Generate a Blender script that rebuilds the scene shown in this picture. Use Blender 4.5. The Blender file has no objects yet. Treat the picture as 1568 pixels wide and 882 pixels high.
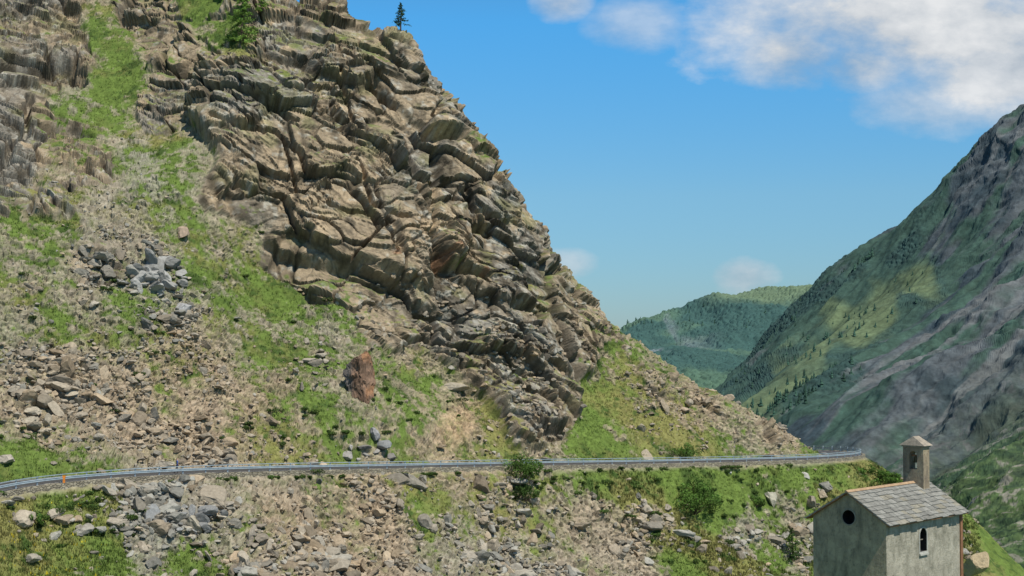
import bpy, math, random, time
import numpy as np
from mathutils import Vector, Matrix
T0=time.time()
rng=np.random.default_rng(7); random.seed(7)
scene=bpy.context.scene
F=2178.0; HZ=520.0; PITCH=math.atan((HZ-441)/F); CP,SP=math.cos(PITCH),math.sin(PITCH)
def P(px,py,Y):
    u=(px-784)/F; v=(441-py)/F
    s=Y/(CP-v*SP)
    return (u*s, Y, (SP+v*CP)*s)
def proj(x,y,z):
    d=y*CP+z*SP; v=(-y*SP+z*CP)/d
    return 784+F*x/d, 441-F*v
# ---------------------------------------------------------------- noise
def h3(ix,iy,iz,s):
    n=ix.view(np.uint32)*np.uint32(374761393)+iy.view(np.uint32)*np.uint32(668265263)+iz.view(np.uint32)*np.uint32(2246822519)+np.uint32((s*3266489917)&0xffffffff)
    n=(n^(n>>np.uint32(15)))*np.uint32(2246822519)
    n=(n^(n>>np.uint32(13)))*np.uint32(3266489917)
    n=n^(n>>np.uint32(16))
    return (n&np.uint32(0xffffff)).astype(np.float32)/16777216.0
def vnoise(p,s=0):
    f=np.floor(p); i=f.astype(np.int32); t=(p-f).astype(np.float32); t=t*t*t*(t*(t*6-15)+10)
    x0,y0,z0=[np.ascontiguousarray(i[:,k]) for k in range(3)]
    x1,y1,z1=x0+1,y0+1,z0+1
    tx,ty,tz=t[:,0],t[:,1],t[:,2]
    def L(a,b,t): return a+(b-a)*t
    a=L(L(h3(x0,y0,z0,s),h3(x1,y0,z0,s),tx),L(h3(x0,y1,z0,s),h3(x1,y1,z0,s),tx),ty)
    b=L(L(h3(x0,y0,z1,s),h3(x1,y0,z1,s),tx),L(h3(x0,y1,z1,s),h3(x1,y1,z1,s),tx),ty)
    return L(a,b,tz)*2-1
ROT=np.array([[.36,.48,-.8],[-.8,.6,0],[.48,.64,.6]],dtype=np.float32)
def fbm(p,o=4,s=0,g=.5):
    p=p.astype(np.float32); a=1.;r=0;t=0
    for k in range(o):
        r=r+a*vnoise(p,s+k*17); t+=a; a*=g; p=(p@ROT)*2.03+3.7
    return r/t
def facet(p,s,tilt=.6,ramp=0.):
    N=len(p); out=np.empty(N,np.float32); ed=np.empty(N,np.float32); rr=np.empty(N,np.float32)
    C=400000
    for a in range(0,N,C):
        q=p[a:a+C].astype(np.float32); f=np.floor(q); i=f.astype(np.int32)
        n=len(q); F1=np.full(n,9.,np.float32); F2=np.full(n,9.,np.float32)
        bx=np.zeros((n,3),np.float32); bi=np.zeros((n,3),np.int32)
        for dx in(-1,0,1):
            for dy in(-1,0,1):
                for dz in(-1,0,1):
                    x=i[:,0]+dx;y=i[:,1]+dy;z=i[:,2]+dz
                    c0=x+.04+.92*h3(x,y,z,s); c1=y+.04+.92*h3(x,y,z,s+1); c2=z+.04+.92*h3(x,y,z,s+2)
                    v0=q[:,0]-c0; v1=q[:,1]-c1; v2=q[:,2]-c2
                    d=np.sqrt(v0*v0+v1*v1+v2*v2)
                    m=d<F1
                    F2=np.where(m,F1,np.minimum(F2,d)); F1=np.where(m,d,F1)
                    bx[m,0]=v0[m];bx[m,1]=v1[m];bx[m,2]=v2[m]
                    bi[m,0]=x[m];bi[m,1]=y[m];bi[m,2]=z[m]
        b0,b1,b2=[np.ascontiguousarray(bi[:,k]) for k in range(3)]
        r=h3(b0,b1,b2,s+5)
        o=(r-.5)+tilt*((h3(b0,b1,b2,s+6)-.5)*bx[:,0]+(h3(b0,b1,b2,s+7)-.5)*bx[:,1]+(h3(b0,b1,b2,s+8)-.5)*bx[:,2])*2-ramp*bx[:,2]
        out[a:a+C]=o; ed[a:a+C]=F2-F1; rr[a:a+C]=h3(b0,b1,b2,s+9)
    return out,ed,rr
def sst(a,b,x):
    t=np.clip((x-a)/(b-a),0,1); return t*t*(3-2*t)
def mixc(a,b,t): 
    return a+(np.asarray(b,dtype=np.float32)-a)*t[:,None]
# ---------------------------------------------------------------- mesh helpers
def mk(name,V,Fc,mat=None,col=None,smooth=False,parent=None,matidx=None):
    V=np.asarray(V,dtype=np.float32); Fc=np.asarray(Fc,dtype=np.int32); k=Fc.shape[1]
    me=bpy.data.meshes.new(name)
    me.vertices.add(len(V)); me.vertices.foreach_set('co',V.ravel())
    me.loops.add(Fc.size); me.loops.foreach_set('vertex_index',Fc.ravel())
    me.polygons.add(len(Fc)); me.polygons.foreach_set('loop_start',np.arange(0,Fc.size,k,dtype=np.int32))
    if matidx is not None: me.polygons.foreach_set('material_index',np.asarray(matidx,dtype=np.int32))
    me.update(calc_edges=True)
    me.polygons.foreach_set('use_smooth',np.full(len(Fc),smooth))
    if col is not None:
        at=me.color_attributes.new('Col','FLOAT_COLOR','POINT')
        c=np.ones((len(V),4),np.float32); c[:,:3]=np.clip(col,0.003,1); at.data.foreach_set('color',c.ravel())
    ob=bpy.data.objects.new(name,me); scene.collection.objects.link(ob)
    for m in (mat if isinstance(mat,(list,tuple)) else [mat]):
        if m: me.materials.append(m)
    if parent: ob.parent=parent
    return ob
def empty(name,loc=(0,0,0),rz=0):
    e=bpy.data.objects.new(name,None); e.location=loc; e.rotation_euler=(0,0,rz); scene.collection.objects.link(e); return e
class NT:
    def __init__(s,nt): s.nt=nt
    def n(s,t,**k):
        x=s.nt.nodes.new(t)
        for a,b in k.items(): setattr(x,a,b)
        return x
    def l(s,a,b): s.nt.links.new(a,b)
    def m(s,op,a,b=None,c=None,clamp=False):
        x=s.n('ShaderNodeMath',operation=op,use_clamp=clamp)
        for i,v in enumerate((a,b,c)):
            if v is None: continue
            if isinstance(v,(int,float)): x.inputs[i].default_value=v
            else: s.l(v,x.inputs[i])
        return x.outputs[0]
    def noise(s,vec,scale,detail=6,rough=.6,w=None):
        x=s.n('ShaderNodeTexNoise'); x.inputs['Scale'].default_value=scale; x.inputs['Detail'].default_value=detail; x.inputs['Roughness'].default_value=rough
        if vec is not None: s.l(vec,x.inputs['Vector'])
        return x.outputs['Fac']
def mapr(t,v,a,b,c,d):
    x=t.n('ShaderNodeMapRange'); t.l(v,x.inputs[0])
    for i,q in enumerate((a,b,c,d)): x.inputs[i+1].default_value=q
    return x.outputs[0]
def mat_attr(name,scale=2.0,bump=.6,dist=.2,var=.6,rough=.95,sheen=0,trans=0):
    m=bpy.data.materials.new(name); m.use_nodes=True; t=NT(m.node_tree); b=t.nt.nodes['Principled BSDF']
    b.inputs['Roughness'].default_value=rough; b.inputs['Specular IOR Level'].default_value=.15
    at=t.n('ShaderNodeAttribute',attribute_name='Col'); tc=t.n('ShaderNodeTexCoord')
    nf=t.noise(tc.outputs['Object'],scale,7,.65); nf2=t.noise(tc.outputs['Object'],scale*5.3,4,.6)
    f=t.m('ADD',mapr(t,nf,.25,.75,1-var,1+var),mapr(t,nf2,.3,.7,-.18,.18))
    mx=t.n('ShaderNodeVectorMath',operation='SCALE'); t.l(at.outputs['Color'],mx.inputs[0]); t.l(f,mx.inputs['Scale'])
    t.l(mx.outputs[0],b.inputs['Base Color'])
    if trans>0:
        tr=t.n('ShaderNodeBsdfTranslucent'); t.l(mx.outputs[0],tr.inputs[0]); ms=t.n('ShaderNodeMixShader'); ms.inputs[0].default_value=trans
        t.l(b.outputs[0],ms.inputs[1]); t.l(tr.outputs[0],ms.inputs[2]); t.l(ms.outputs[0],t.nt.nodes['Material Output'].inputs[0])
    if bump>0:
        bp=t.n('ShaderNodeBump'); bp.inputs['Strength'].default_value=bump; bp.inputs['Distance'].default_value=dist
        t.l(t.m('ADD',nf,t.m('MULTIPLY',nf2,.35)),bp.inputs['Height']); t.l(bp.outputs[0],b.inputs['Normal'])
    return m
def mat_plain(name,c1,c2,scale=3.,rough=.8,metal=0,bump=.3,dist=.03,detail=8,lo=.35,hi=.65):
    m=bpy.data.materials.new(name); m.use_nodes=True; t=NT(m.node_tree); b=t.nt.nodes['Principled BSDF']
    b.inputs['Roughness'].default_value=rough; b.inputs['Metallic'].default_value=metal; b.inputs['Specular IOR Level'].default_value=.3
    tc=t.n('ShaderNodeTexCoord'); nf=t.noise(tc.outputs['Object'],scale,detail,.65)
    r=t.n('ShaderNodeValToRGB'); r.color_ramp.elements[0].position=lo; r.color_ramp.elements[1].position=hi
    r.color_ramp.elements[0].color=(*c1,1); r.color_ramp.elements[1].color=(*c2,1); t.l(nf,r.inputs[0]); t.l(r.outputs[0],b.inputs['Base Color'])
    if bump:
        bp=t.n('ShaderNodeBump'); bp.inputs['Strength'].default_value=bump; bp.inputs['Distance'].default_value=dist
        t.l(t.noise(tc.outputs['Object'],scale*4,6,.7),bp.inputs['Height']); t.l(bp.outputs[0],b.inputs['Normal'])
    return m
# ---------------------------------------------------------------- radial basis height
class RBF:
    def __init__(s,pts,c):
        p=np.array(pts,float); s.x=p[:,:2]; s.c=c; s.c2=c*c; n=len(p)
        A=np.zeros((n+3,n+3)); d=((s.x[:,None]-s.x[None])**2).sum(-1); A[:n,:n]=-np.sqrt(d+s.c2)
        A[:n,n]=1;A[:n,n+1:n+3]=s.x; A[n,:n]=1; A[n+1:n+3,:n]=s.x.T
        s.w=np.linalg.solve(A,np.concatenate([p[:,2],[0,0,0]]))
    def __call__(s,x,y):
        sh=x.shape; x=x.ravel(); y=y.ravel(); r=s.w[-3]+s.w[-2]*x+s.w[-1]*y
        for k in range(len(s.x)):
            r=r-s.w[k]*np.sqrt((x-s.x[k,0])**2+(y-s.x[k,1])**2+s.c2)
        return r.reshape(sh)
def fan(h,px0,px1,dpx,Y0,Y1,nrow,arc=.12,pylim=(-80,930)):
    cols=np.arange(px0,px1+dpx,dpx); nc=len(cols); u=(cols-784)/F
    cc=np.arange(0,nc+15,16); cc[-1]=nc-1; cc=np.unique(np.minimum(cc,nc-1))
    yf=np.exp(np.linspace(math.log(Y0),math.log(Y1),1400)); uu=u[cc]
    YY=np.repeat(yf[:,None],len(cc),1); Z=h(YY*uu[None],YY)
    _,py=proj(YY*uu[None],YY,Z); py=np.clip(py,*pylim)
    w=np.abs(np.diff(py,axis=0))+arc*F*np.diff(YY,axis=0)/YY[1:]+1e-6
    rows=np.zeros((nrow,len(cc)))
    for j in range(len(cc)):
        c=np.concatenate([[0],np.cumsum(w[:,j])]); rows[:,j]=np.interp(np.linspace(0,c[-1],nrow),c,yf)
    Y=np.zeros((nrow,nc))
    rs=rows.copy(); rs[:,1:-1]=(rows[:,:-2]+rows[:,1:-1]+rows[:,2:])/3
    for i in range(nrow): Y[i]=np.interp(np.arange(nc),cc,rs[i])
    X=Y*u[None]
    return X,Y,h(X,Y)
def gridfaces(nr,nc):
    a=np.arange(nr*nc).reshape(nr,nc)
    return np.stack([a[:-1,:-1],a[:-1,1:],a[1:,1:],a[1:,:-1]],-1).reshape(-1,4)
def gnormal(X,Y,Z):
    Pm=np.stack([X,Y,Z],-1); du=np.gradient(Pm,axis=1); dv=np.gradient(Pm,axis=0)
    n=np.cross(du,dv); n/=np.linalg.norm(n,axis=-1,keepdims=True)+1e-9
    return n*np.sign(n[...,2:3]+1e-9)
def seg_dist(px,py,poly):
    d=np.full(px.shape,1e9,np.float32)
    for (a,b),(c,e) in zip(poly[:-1],poly[1:]):
        vx,vy=c-a,e-b; t=np.clip(((px-a)*vx+(py-b)*vy)/(vx*vx+vy*vy+1e-9),0,1)
        d=np.minimum(d,np.hypot(px-a-t*vx,py-b-t*vy))
    return d
def inside(px,py,poly):
    r=np.zeros(px.shape,bool); n=len(poly)
    for i in range(n):
        a,b=poly[i]; c,e=poly[(i+1)%n]
        m=((b>py)!=(e>py))&(px<(c-a)*(py-b)/((e-b)+1e-9)+a); r^=m
    return r
def field(tab,px,py,px0=-160,px1=1900,py0=-120,py1=980,st=10):
    gx=np.arange(px0,px1+st,st);gy=np.arange(py0,py1+st,st); GX,GY=np.meshgrid(gx,gy); t=np.array(tab,float)
    W=0;A=[0]*(t.shape[1]-2)
    for r in t:
        w=1/((GX-r[0])**2+(GY-r[1])**2+200)**2; W=W+w
        for k in range(len(A)): A[k]=A[k]+w*r[2+k]
    fx=np.clip((px-px0)/st,0,len(gx)-1.001); fy=np.clip((py-py0)/st,0,len(gy)-1.001)
    ix=fx.astype(int);iy=fy.astype(int);tx=fx-ix;ty=fy-iy; out=[]
    for a in A:
        g=a/W
        out.append(((g[iy,ix]*(1-tx)+g[iy,ix+1]*tx)*(1-ty)+(g[iy+1,ix]*(1-tx)+g[iy+1,ix+1]*tx)*ty).astype(np.float32))
    return out
# ================================================================ ROAD path
rc=[(-330,850,122),(-200,795,134),(-100,765,142),(0,744,150),(120,731,157),(260,723,165),(430,718,176),(600,715,188),(800,711,204),(1000,708,222),(1120,705,233),(1200,703,241),(1262,699.5,250),(1291,696,261),(1278,692.5,273),(1235,690,284),(1150,690,300),(1050,690,318)]
rp=np.array([P(*c) for c in rc])
def catmull(p,n=14):
    o=[]
    for i in range(len(p)-1):
        p0=p[max(i-1,0)];p1=p[i];p2=p[i+1];p3=p[min(i+2,len(p)-1)]
        for k in range(n):
            t=k/n; o.append(.5*((2*p1)+(-p0+p2)*t+(2*p0-5*p1+4*p2-p3)*t*t+(-p0+3*p1-3*p2+p3)*t**3))
    o.append(p[-1]); return np.array(o)
RD=catmull(rp); 
seg=np.linalg.norm(np.diff(RD[:,:2],axis=0),axis=1); cum=np.concatenate([[0],np.cumsum(seg)])
ss=np.arange(0,cum[-1],1.0); RD=np.stack([np.interp(ss,cum,RD[:,k]) for k in range(3)],1)
kz=np.ones(21)/21; RD[10:-10,2]=np.convolve(RD[:,2],kz,'valid')
RT=np.gradient(RD[:,:2],axis=0); RT/=np.linalg.norm(RT,axis=1,keepdims=True); RO=np.stack([RT[:,1],-RT[:,0]],1)
# ================================================================ HILLSIDE
hc=[(-150,400,186),(-150,0,255),(-150,-150,290),(0,640,168),(0,400,191),(0,200,224),(0,0,265),(0,-120,300),
(200,640,179),(200,500,189),(200,250,226),(200,100,255),(200,0,276),(200,-100,300),
(400,660,186),(400,600,193),(400,430,215.6),(400,300,224),(400,100,241),(400,0,260),(400,-60,285),
(300,300,216),(300,150,240),
(505,0,262),(520,40,256),(520,470,214),(520,300,228),(520,150,243),(520,600,198),
(640,640,203),(640,560,215.6),(640,450,224),(640,330,233),(640,200,244),(640,88,254),
(700,190,252),(700,350,237),(700,500,225),
(790,660,216),(790,600,223),(790,500,231),(790,400,239),(795,318,247),
(840,402,249),(885,470,249),(880,560,238),(880,650,225),
(1000,575,247),(1000,640,238),(1100,613,254),(1100,660,247),(1180,655,254.5),(1228,684,257),
(-150,900,126),(0,882,137),(0,800,144),(300,760,160),(300,882,150),(600,760,180),(600,882,168),(800,882,184),(800,780,197),(1000,882,199),(1000,780,212),(1120,800,220),(1240,820,227),(1240,750,237),(1240,882,218),
(1310,706,259),(1350,730,253),(1390,741,252),(1480,790,244),(1420,882,220)]
pts=[P(*c) for c in hc]
pts+=[(-45,285,50),(-10,290,28),(-30,320,25),(-80,340,60),(5,285,5),(20,285,-8),(40,300,-20),(60,310,-30),(-100,380,40),(0,380,-30),(70,380,-60),
(90,290,-45),(110,250,-62),(130,300,-80),(95,210,-55),(160,260,-90),(60,180,-42),(100,150,-50),(140,180,-75),
(-60,100,-21),(-30,100,-20.5),(-50,120,-24),(0,130,-27),(30,150,-34),(0,95,-18.5),(20,100,-20.5),(45,100,-27),(0,160,-32),
(16,60,-11.6),(20,68,-12.1),(10,72,-12.05),(14,76,-12.6),(26,66,-12.6),(10,60,-11.3),(6,80,-14.5),(34,70,-16),(45,60,-20),(-10,62,-13),(-30,62,-14),(-20,25,-9),(0,25,-8),(20,25,-9),(40,30,-14)]
H=RBF(pts,6.0)
X,Y,Z=fan(H,-150,1760,1.35,26,400,1100)
nr,nc=X.shape
mid=(Y>100)&(Y<345)&(Z>-45)&(Z<5)
idx=np.where(mid.ravel())[0]; xs=X.ravel()[idx];ys=Y.ravel()[idx]
bd=np.full(len(idx),1e9,np.float32); bj=np.zeros(len(idx),np.int32)
for j in range(0,len(RD),2):
    d=(xs-RD[j,0])**2+(ys-RD[j,1])**2; m=d<bd; bd[m]=d[m]; bj[m]=j
sd=((xs-RD[bj,0])*RO[bj,0]+(ys-RD[bj,1])*RO[bj,1]); rd=np.sqrt(bd); outer=sd>0; zr=RD[bj,2]
z0=Z.ravel()[idx].copy()
ti=sst(4.0,9.5,rd); zin=(zr-.3)*(1-ti)+z0*ti
to=sst(4.2,11,rd); zo=np.where(rd<3.9,zr-.3,(zr-.5-(rd-3.9)*.5)*(1-to)+z0*to); zo=np.where(rd>=3.9,np.minimum(zo,zr-.4),zo)
zn=np.where(outer,zo,zin); zn=np.where(rd<12,zn,z0)
Zf=Z.ravel().copy(); Zf[idx]=zn; Z=Zf.reshape(nr,nc)
roadm=np.zeros(nr*nc,np.float32); roadm[idx]=1-sst(3.8,5.0,rd)
N=gnormal(X,Y,Z); 
px,py=proj(X,Y,Z); px=px.ravel().astype(np.float32); py=py.ravel().astype(np.float32)
Pw=np.stack([X,Y,Z],-1).reshape(-1,3).astype(np.float32); N=N.reshape(-1,3).astype(np.float32)
print('base',time.time()-T0)
# px,py, grass, rock, boulders, tone(0 grey .. 1 pink/brown)
TAB=[(0,20,.35,.8,.3,.5),(60,20,.4,.8,.2,.5),(100,80,.1,1,0,.3),(160,60,.75,.3,.1,.5),(180,130,.85,.1,.1,.5),(230,20,.35,.8,.2,.6),(290,20,.75,.3,.1,.5),(270,70,.35,.8,.1,.6),(350,60,.65,.5,.1,.6),(420,30,.4,.9,.1,.6),(480,20,.35,1,.1,.5),
(120,180,.6,.3,.2,.4),(20,170,.05,1,0,.1),(20,240,.1,1,0,.1),(90,230,.45,.6,.2,.5),(150,250,.5,.5,.2,.5),(210,230,.45,0,.2,.1),(180,170,.7,.1,.2,.4),(240,290,.4,0,.3,.1),(270,250,.65,.1,.1,.4),(330,350,.7,0,.2,.4),(60,300,.42,.6,.2,.5),(50,350,.52,.3,.3,.5),(20,400,.65,0,.2,.4),(150,330,.42,.3,.3,.2),
(150,400,.38,.5,.9,.4),(230,420,.3,.3,1,.3),(260,460,.3,.25,1,.2),(320,400,.55,0,.3,.3),(80,480,.48,.1,.5,.4),(20,500,.35,0,.4,.3),(160,500,.5,.1,.5,.4),(100,580,.3,.15,1,.6),(180,620,.22,.1,1,.7),(50,640,.38,.1,1,.7),(20,700,.75,0,.3,.5),(280,560,.35,0,.6,.8),(300,650,.28,0,.8,.8),(400,520,.55,0,.3,.4),(420,620,.45,0,.5,.8),
(430,450,.75,.1,.1,.4),(500,520,.62,.25,.5,.5),(520,600,.52,.25,.6,.5),(550,680,.48,.15,.6,.6),(450,700,.42,0,.6,.6),(620,620,.64,.1,.3,.6),(650,580,.55,.4,.3,.5),(700,655,.35,0,.2,1.0),(650,612,.5,0,.2,.8),(740,690,.52,.15,.5,.6),(600,500,.42,.75,.3,.6),(700,520,.33,.95,.2,.5),(760,560,.36,.95,.4,.5),(800,640,.38,.8,.6,.5),(860,640,.45,.7,.3,.5),(850,520,.42,.85,.3,.5),
(930,560,.5,.5,.3,.6),(930,620,.88,.05,.1,.5),(900,670,.8,.15,.3,.5),(1000,660,.75,.15,.4,.5),(1080,680,.78,.05,.4,.5),(1000,595,.4,.6,.6,.6),(1090,628,.3,.6,.8,.8),(1180,668,.3,.5,.9,.7),(1150,690,.7,0,.4,.6),
(350,150,.22,1,0,.5),(450,100,.34,1,0,.6),(560,80,.36,1,0,.6),(640,130,.22,1,0,.6),(400,250,.14,1,0,.5),(500,200,.22,1,0,.6),(620,260,.14,1,0,.6),(700,250,.4,1,0,.7),(740,300,.3,1,0,.6),(500,350,.1,1,0,.6),(620,400,.1,1,0,.8),(720,400,.22,1,0,.8),(800,420,.32,1,0,.6),(350,300,.1,1,0,.5),(460,400,.22,1,0,.5),(600,460,.33,.95,.1,.6),(860,460,.38,.85,.1,.6),(240,170,.4,.9,0,.6),
(30,790,.75,0,.2,.4),(30,860,1.0,0,.05,.4),(130,770,.55,0,.6,.3),(130,850,.8,0,.5,.3),(250,800,.25,0,.9,-.1),(330,800,.25,0,1,.3),(300,870,.55,0,.8,.4),(450,800,.2,0,1,.8),(450,870,.25,0,1,.5),(580,800,.22,0,.9,.8),(560,860,.15,0,1,.7),(650,770,.65,0,.4,.4),(700,830,.3,0,.6,.2),(800,780,.4,0,.5,.5),(800,860,.3,0,.6,.2),(850,760,.6,0,.4,.4),(900,790,.3,0,.6,.6),(950,850,.15,0,.8,.5),(930,740,.85,0,.1,.4),(1000,800,.35,0,.6,.5),(1020,750,.9,0,.2,.4),(1100,760,.85,0,.3,.4),(1060,830,.85,0,.2,.4),(1150,830,.4,0,.9,.3),(1200,790,.5,0,.8,.4),(1230,740,.7,0,.5,.4),(1290,720,.85,0,.3,.4),(1350,760,.9,0,.1,.4),(1130,872,.9,0,.1,.4),(1550,870,.85,0,.3,.4)]
G,R,B,TN=field(TAB,px,py)
G=np.where(py<705,G*.94,G)
wn=fbm(Pw/9.,4,3); wn2=fbm(Pw/2.2,3,9)
rock=sst(.38,.62,R+.3*wn+.14*wn2)*(1-roadm)
rock*= (Pw[:,1]>120)
def soft(poly,w):
    d=seg_dist(px+wn*14+wn2*5,py+wn2*6,poly+[poly[0]]); s=inside(px+wn*14+wn2*5,py+wn2*6,poly); return sst(-w,w,np.where(s,d,-d))
FACE=[(285,205),(320,120),(430,105),(480,190),(560,225),(610,225),(645,300),(650,445),(560,418),(430,388),(340,345),(290,290)]
FACE2=[(560,95),(650,110),(690,190),(780,300),(790,345),(700,330),(650,200),(600,160)]
FACE3=[(655,300),(780,370),(815,480),(760,470),(690,440),(655,390)]
FACE4=[(660,545),(760,525),(800,600),(760,640),(700,600)]
big=soft(FACE,5)*2.6+soft(FACE2,5)*1.4+soft(FACE3,5)*1.8+soft(FACE4,5)*1.3
for poly,w,dp in [([(640,212),(690,220)],14,4.6),([(600,200),(622,250),(640,330)],8,3.2),([(650,375),(668,415),(735,432)],15,4.6),([(82,100),(140,132)],15,4.5),([(0,250),(40,200),(45,140)],8,2.5),([(440,110),(470,170),(520,215)],7,2.8),([(395,110),(440,112)],9,3.),([(720,360),(745,362)],9,3.),([(780,470),(825,485)],9,3.),([(630,545),(660,550)],8,2.2),([(640,480),(700,500)],7,2.),([(870,560),(885,600)],8,2.4),([(545,260),(560,330),(610,350)],5,1.8),([(330,200),(420,210),(470,260)],5,1.8),([(350,290),(430,310),(500,300)],5,1.8),([(740,230),(765,262)],7,2.2),([(300,60),(340,90)],7,2.2),([(700,290),(720,330),(770,350)],6,2.),([(500,330),(560,345),(600,400)],5,1.8),([(390,160),(450,200)],5,1.8),([(830,600),(870,650)],7,2.2),([(740,560),(800,575)],7,2.),([(85,320),(130,350)],6,1.6),([(560,120),(600,160)],6,1.8),([(660,240),(665,290)],7,2.4),([(810,385),(880,455)],5,1.6),([(520,110),(540,200)],5,1.5),([(430,220),(450,300)],4,1.4),([(580,350),(610,410)],5,1.6),([(690,130),(660,180)],5,1.6)]:
    d=seg_dist(px+wn*10+wn2*4,py+wn2*6,poly); big-=dp*(1-sst(w*.3,w,d))
a=math.radians(20); ca,sa=math.cos(a),math.sin(a)
ri=np.where(rock>.01)[0]; q=Pw[ri]; wq=np.stack([fbm(q/9.,3,31),fbm(q/9.,3,37),fbm(q/9.,3,41)],1)
q=q+wq*2.2
q=np.stack([q[:,0]*ca-q[:,2]*sa,q[:,1]+q[:,0]*.25,q[:,0]*sa+q[:,2]*ca],1)
f1,e1,r1=facet(q/np.array([15.,14.,8.5]),101,.5,.3)
f2,e2,r2=facet((q+wq*.4)/np.array([7.0,6.5,2.7]),151,.3,.35)
q3=q+wq*.5; f3,e3,r3=facet(np.stack([q3[:,0]+.3*q3[:,2],q3[:,1],q3[:,2]],1)/np.array([3.0,2.8,1.0]),201,.3,.3)
q4=q+wq*1.; f4,e4,r4=facet(np.stack([q4[:,0]-.3*q4[:,2],q4[:,1],q4[:,2]],1)/np.array([1.3,1.2,.42]),251,.3,.2)
amp3=.35+1.15*sst(-.2,.35,fbm(q/9.,3,65)); k2=.5+.65*sst(-.3,.3,fbm(q/14.,2,67))
c1_=sst(0,.06,e1);c2_=sst(0,.09,e2);c3_=sst(0,.15,e3);c4_=sst(0,.26,e4)
ld=(f1*2.8+1.0)*c1_+(f2*1.5+.6+.3*e2)*c2_*k2+((f3*.5+.22)*c3_+(f4*.17+.08)*c4_)*amp3-1.5+fbm(q/24.,3,61)*1.8+fbm(q/1.4,4,71)*.12
rd_=np.zeros(len(Pw),np.float32); rd_[ri]=ld
sf,se,sr=facet(Pw/np.array([.8,.7,.6]),301,.8)
sf2,se2,sr2=facet(Pw/np.array([2.1,1.9,1.5]),311,.8)
soil=fbm(Pw/7.,4,81)*.9+fbm(Pw/1.6,4,83)*.25+fbm(Pw/.45,2,87)*.07
gn=.5+.85*(.42*fbm(np.stack([Pw[:,0]/4.5+Pw[:,2]/9,Pw[:,1]/8.,Pw[:,2]/8.],1),4,91)+.36*fbm(Pw/1.3,3,95)+.22*fbm(Pw/.5,2,97))
grass=sst(-.08,.08,G-gn); thin=sst(-.35,.05,G-gn)*.4
soil+=(1-grass)*((sf*.4+.14*sst(0,.3,se))+ (sf2*.5)*sst(0,.15,se2))*sst(-.1,.6,B+.2)+grass*.15*fbm(Pw/.8,2,89)
near=sst(60,110,Pw[:,1])
disp=(rock*(rd_+big)+(1-rock)*soil*(1-roadm)*(.25+.75*near))
V=Pw+N*disp[:,None]
FX=V.reshape(nr,nc,3); FN=gnormal(FX[...,0],FX[...,1],FX[...,2]); 
nz=FN[...,2].copy(); nz[1:-1,1:-1]=(nz[:-2,1:-1]+nz[2:,1:-1]+nz[1:-1,:-2]+nz[1:-1,2:]+nz[1:-1,1:-1])/5; nz=nz.ravel()
gr=np.where(rock>.5,grass*sst(.5,.74,nz+.1*wn2),np.maximum(grass,thin))
gr=np.maximum(gr,(rock>.5)*sst(.80,.92,nz+.15*wn+.1*wn2)*sst(.1,.22,G)*.75)
print('disp',time.time()-T0)
n1=fbm(Pw/3.,4,111); n2=fbm(Pw/14.,3,115); n3=fbm(Pw/.7,2,119)
t1=np.clip(TN+.35*n2,0,1.3)
sc=np.tile(np.array([.285,.27,.215],np.float32),(len(Pw),1))
sc=mixc(sc,[.18,.20,.205],np.clip(-TN*3+.2*n1,0,1))
sc=mixc(sc,[.345,.26,.175],np.clip(t1,0,1)); sc=mixc(sc,[.39,.28,.155],np.clip((TN-.8)*2.5,0,.8))
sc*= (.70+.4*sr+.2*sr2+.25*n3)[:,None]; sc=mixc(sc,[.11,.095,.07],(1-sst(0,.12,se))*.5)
rk=np.tile(np.array([.275,.22,.15],np.float32),(len(Pw),1))
R1=np.zeros(len(Pw),np.float32);R2=R1.copy();R3=R1.copy();E2=np.ones(len(Pw),np.float32);E1=E2.copy();E3=E2.copy(); R1[ri]=r1;R2[ri]=r2;R3[ri]=r3;E1[ri]=e1;E2[ri]=e2;E3[ri]=e3
rk=mixc(rk,[.205,.19,.16],sst(.3,.7,.45+.6*n2+.4*(R1-.5)+(.5-TN)*.8)); rk=mixc(rk,[.34,.265,.175],sst(.6,.95,.5+.7*n1+.4*(R2-.5)+(TN-.5)*.5))
rk=mixc(rk,[.085,.072,.052],.85*sst(.48,.82,.46+.9*fbm(np.stack([Pw[:,0]/2.,Pw[:,1]/2.,Pw[:,2]/6.],1),4,131)+.2*n2))
rk=mixc(rk,[.19,.19,.09],.5*sst(.1,.4,fbm(Pw/5.,4,137)))
rk=mixc(rk,[.37,.36,.31],.6*sst(.22,.42,fbm(Pw/1.1,3,139)+.2*n2))
rk*= (.80+.2*R2+.22*R3+.3*n3)[:,None]
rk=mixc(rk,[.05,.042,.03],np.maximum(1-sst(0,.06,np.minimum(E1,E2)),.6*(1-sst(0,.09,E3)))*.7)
rk=mixc(rk,[.34,.18,.10],sst(.4,.65,fbm(Pw/4.,3,171))*sst(.65,.8,TN)*.6)
gc=np.tile(np.array([.115,.17,.038],np.float32),(len(Pw),1))
gc=mixc(gc,[.205,.20,.07],sst(-.2,.35,n2+.5*n1)); gc=mixc(gc,[.05,.085,.02],sst(.0,.45,n1*.8+n3*.5)); gc*=(1+.3*n3)[:,None]
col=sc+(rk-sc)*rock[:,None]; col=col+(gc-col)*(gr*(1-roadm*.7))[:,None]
M_ter=mat_attr('hillside_rock_and_grass',1.6,.7,.2,.34)
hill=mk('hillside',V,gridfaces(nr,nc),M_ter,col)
vpx,vpy=proj(V[:,0],V[:,1],V[:,2])
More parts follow.
